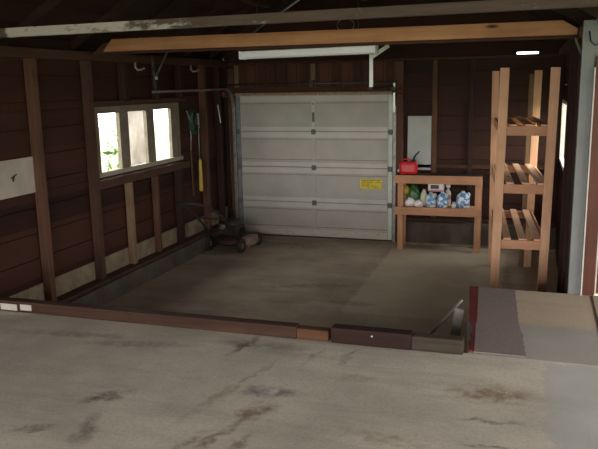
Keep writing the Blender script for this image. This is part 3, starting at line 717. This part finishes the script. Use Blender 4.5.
# local: +Y is forward (towards the door), handle goes to -Y
b = MB()
b.lathe([(.25, .09), (.255, .13), (.24, .17), (.17, .195), (.05, .20)], n=32, sy=1.15); b.build('deck', M['deck'], mw)
b = MB(); b.box(-.12, .12, -.12, .13, .195, .33, bev=.02); b.lathe([(.11, .32), (.115, .33), (.115, .39), (.09, .42), (.03, .43)], (0, .0, 0), n=24)
for k in range(5): b.box(.10, .15, -.07, .09, .205 + k * .02, .212 + k * .02)
b.build('engine', M['engine'], mw)
MB().lathe([(.045, 0), (.045, .08), (.03, .085)], (-.10, .10, .25)).build('air_filter', M['tan_metal'], mw)
MB().box(-.15, -.07, -.13, -.05, .28, .35, bev=.015).build('fuel_tank', M['tan_metal'], mw)
for x, y in ((-.25, -.26), (.25, -.26), (-.25, .27), (.25, .27)):
    r = .1 if y < 0 else .085
    w = MB().lathe([(r * .6, -.022), (r * .95, -.022), (r, -.012), (r, .012), (r * .95, .022), (r * .6, .022)], (x, y, r), rot=(0, PI / 2, 0), n=28).build('wheel', M['black_rubber'], mw)
    MB().lathe([(r * .62, -.018), (r * .2, -.024), (r * .2, .024), (r * .62, .018)], (x, y, r), rot=(0, PI / 2, 0), n=24).build('hub', M['tan_metal'], w)
b = MB()
H0, H1, HB = (-.20, -.22, .16), (-.20, -.62, .55), (-.17, -1.12, .80)
b.tube([H0, H1, (-.19, -.95, .74), HB, (-.13, -1.22, .83), (.13, -1.22, .83), (.17, -1.12, .80), (.19, -.95, .74), (.20, -.62, .55), (.20, -.22, .16)], .014, 10)
b.tube([(-.195, -.6, .53), (.195, -.6, .53)], .009, 8); b.build('handle', M['black_rubber'], mw)
MB().tube([(.18, -1.0, .76), (.12, -.7, .5), (.06, -.3, .32), (.05, -.08, .3)], .005, 6).build('throttle_cable', M['black'], mw)
MB().box(.20, .33, -.16, .12, .07, .20, bev=.02).build('discharge_chute', M['tan_metal'], mw)

# ------------------------------------------------------------------ outside, seen through the windows
b = MB(); b.box(-40, 40, -40, 40, -.3, -.16); struct(b.build('ground', M['grass']), 'grass outside the garage windows', 'ground')
R = random.Random(11)
tr_ = empty('tree', (-6.5, 10.88, -.16)); tag(tr_, 'thick pale tree trunk outside behind the middle pane of the left window', 'tree')
b = MB(); b.tube([(0, 0, 0), (0.01, 0, .5), (0, .02, 1.4), (-.02, 0, 2.6), (0, .02, 4.2), (.1, 0, 6)], [.42, .35, .33, .32, .29, .22], 20); b.build('trunk', M['glow_bark'], tr_)
b = MB()
for k in range(400):
    a = R.uniform(0, 2 * PI); rr = R.uniform(.2, 2.4); p = Vector((rr * math.cos(a), rr * math.sin(a), 6 + R.uniform(-1, 1.6)))
    n = Vector((R.uniform(-1, 1), R.uniform(-1, 1), R.uniform(-1, 1))).normalized(); s_ = .16
    b.bar(p - n * s_, p + n * s_, .14, .006, up=(R.uniform(-1, 1), R.uniform(-1, 1), 1), bev=0)
b.build('crown', M['leaf'], tr_)
sh = empty('shrub', (-6.2, 9.3, -.16)); sh.scale = (.8, .75, 1.0); tag(sh, 'leafy green bush outside behind the lower left window pane', 'shrub')
b = MB(); lf = MB()
for k in range(26):
    a = R.uniform(0, 2 * PI); s0 = Vector((.12 * math.cos(a), .12 * math.sin(a), 0)); top = Vector((.5 * math.cos(a), .5 * math.sin(a), R.uniform(1.1, 1.75)))
    mid = s0.lerp(top, .5) + Vector((0, 0, .15)); b.tube([s0, mid, top], [.012, .008, .004], 5)
    for q in range(14):
        t = R.uniform(.25, 1.05); c = s0.lerp(top, t) + Vector((R.uniform(-.08, .08), R.uniform(-.08, .08), R.uniform(-.05, .1)))
        n = Vector((R.uniform(-1, 1), R.uniform(-1, 1), R.uniform(-.3, .8))).normalized()
        b3 = bmesh.new(); side = n.cross(Vector((R.uniform(-1, 1), R.uniform(-1, 1), 1))).normalized(); L_ = R.uniform(.07, .13); up = n.cross(side) * .012
        vs = [b3.verts.new(c - n * L_), b3.verts.new(c + side * L_ * .35 + up), b3.verts.new(c + n * L_), b3.verts.new(c - side * L_ * .35 + up)]
        b3.faces.new((vs[0], vs[1], vs[2])); b3.faces.new((vs[0], vs[2], vs[3])); lf.add(b3)
b.build('stem', M['glow_bark'], sh); lf.build('foliage', M['leaf'], sh)

# ------------------------------------------------------------------ light: overcast sky through the openings
w = bpy.data.worlds.new('sky'); S.world = w; w.use_nodes = True; nt = w.node_tree; nt.nodes.clear()
out = node(nt, 'ShaderNodeOutputWorld'); bg = node(nt, 'ShaderNodeBackground')
tc = node(nt, 'ShaderNodeTexCoord'); sp = node(nt, 'ShaderNodeSeparateXYZ'); nt.links.new(tc.outputs['Generated'], sp.inputs[0])
nt.links.new(mix(nt, ramp(nt, sp.outputs[2], -.05, .6), (1.0, .95, .885), (.98, .96, .94)), bg.inputs[0])
bg.inputs[1].default_value = 1.0; nt.links.new(bg.outputs[0], out.inputs[0])
def portal(loc, rot, sx, sy):
    l = bpy.data.lights.new('daylight_portal', 'AREA'); l.shape = 'RECTANGLE'; l.size = sx; l.size_y = sy
    l.cycles.is_portal = True
    o = bpy.data.objects.new('daylight_portal', l); COL.objects.link(o); o.location = loc; o.rotation_euler = rot; return o
portal((-.75, -2.15, 1.7), (PI / 2, 0, 0), 5.9, 2.25)                       # vehicle entrance behind the viewer
portal((3.25, 4.2, 1.6), (0, PI / 2, 0), 2.0, 2.0)      # side doorway
portal((XL - .06, 7.46, 1.68), (0, -PI / 2, 0), .75, 1.9)
portal((XR + .06, 9.05, 1.63), (0, PI / 2, 0), .7, 1.4)

# ------------------------------------------------------------------ camera
cam = bpy.data.cameras.new('camera'); co = bpy.data.objects.new('camera', cam); COL.objects.link(co); S.camera = co
f, cx, cy = 705.0, 299.0, 224.5
def d(u, v): return Vector((u - cx, -(v - cy), -f))
Yc = d(530, 81).normalized(); Xc = -d(-1950, 125); Xc = (Xc - Xc.dot(Yc) * Yc).normalized(); Zc = Xc.cross(Yc)
Rm = Matrix((Xc, Yc, Zc))
co.matrix_world = Matrix.Translation((0, 0, 2.25)) @ Rm.to_4x4()
cam.sensor_fit = 'HORIZONTAL'; cam.sensor_width = 36; cam.lens = 36 * f / 598; cam.clip_start = .05; cam.clip_end = 200

S.view_settings.view_transform = 'Standard'; S.view_settings.look = 'None'
S.view_settings.exposure = 3.52; S.view_settings.gamma = 1
S.cycles.max_bounces = 8; S.cycles.diffuse_bounces = 6; S.cycles.use_denoising = True; S.cycles.sample_clamp_indirect = 8
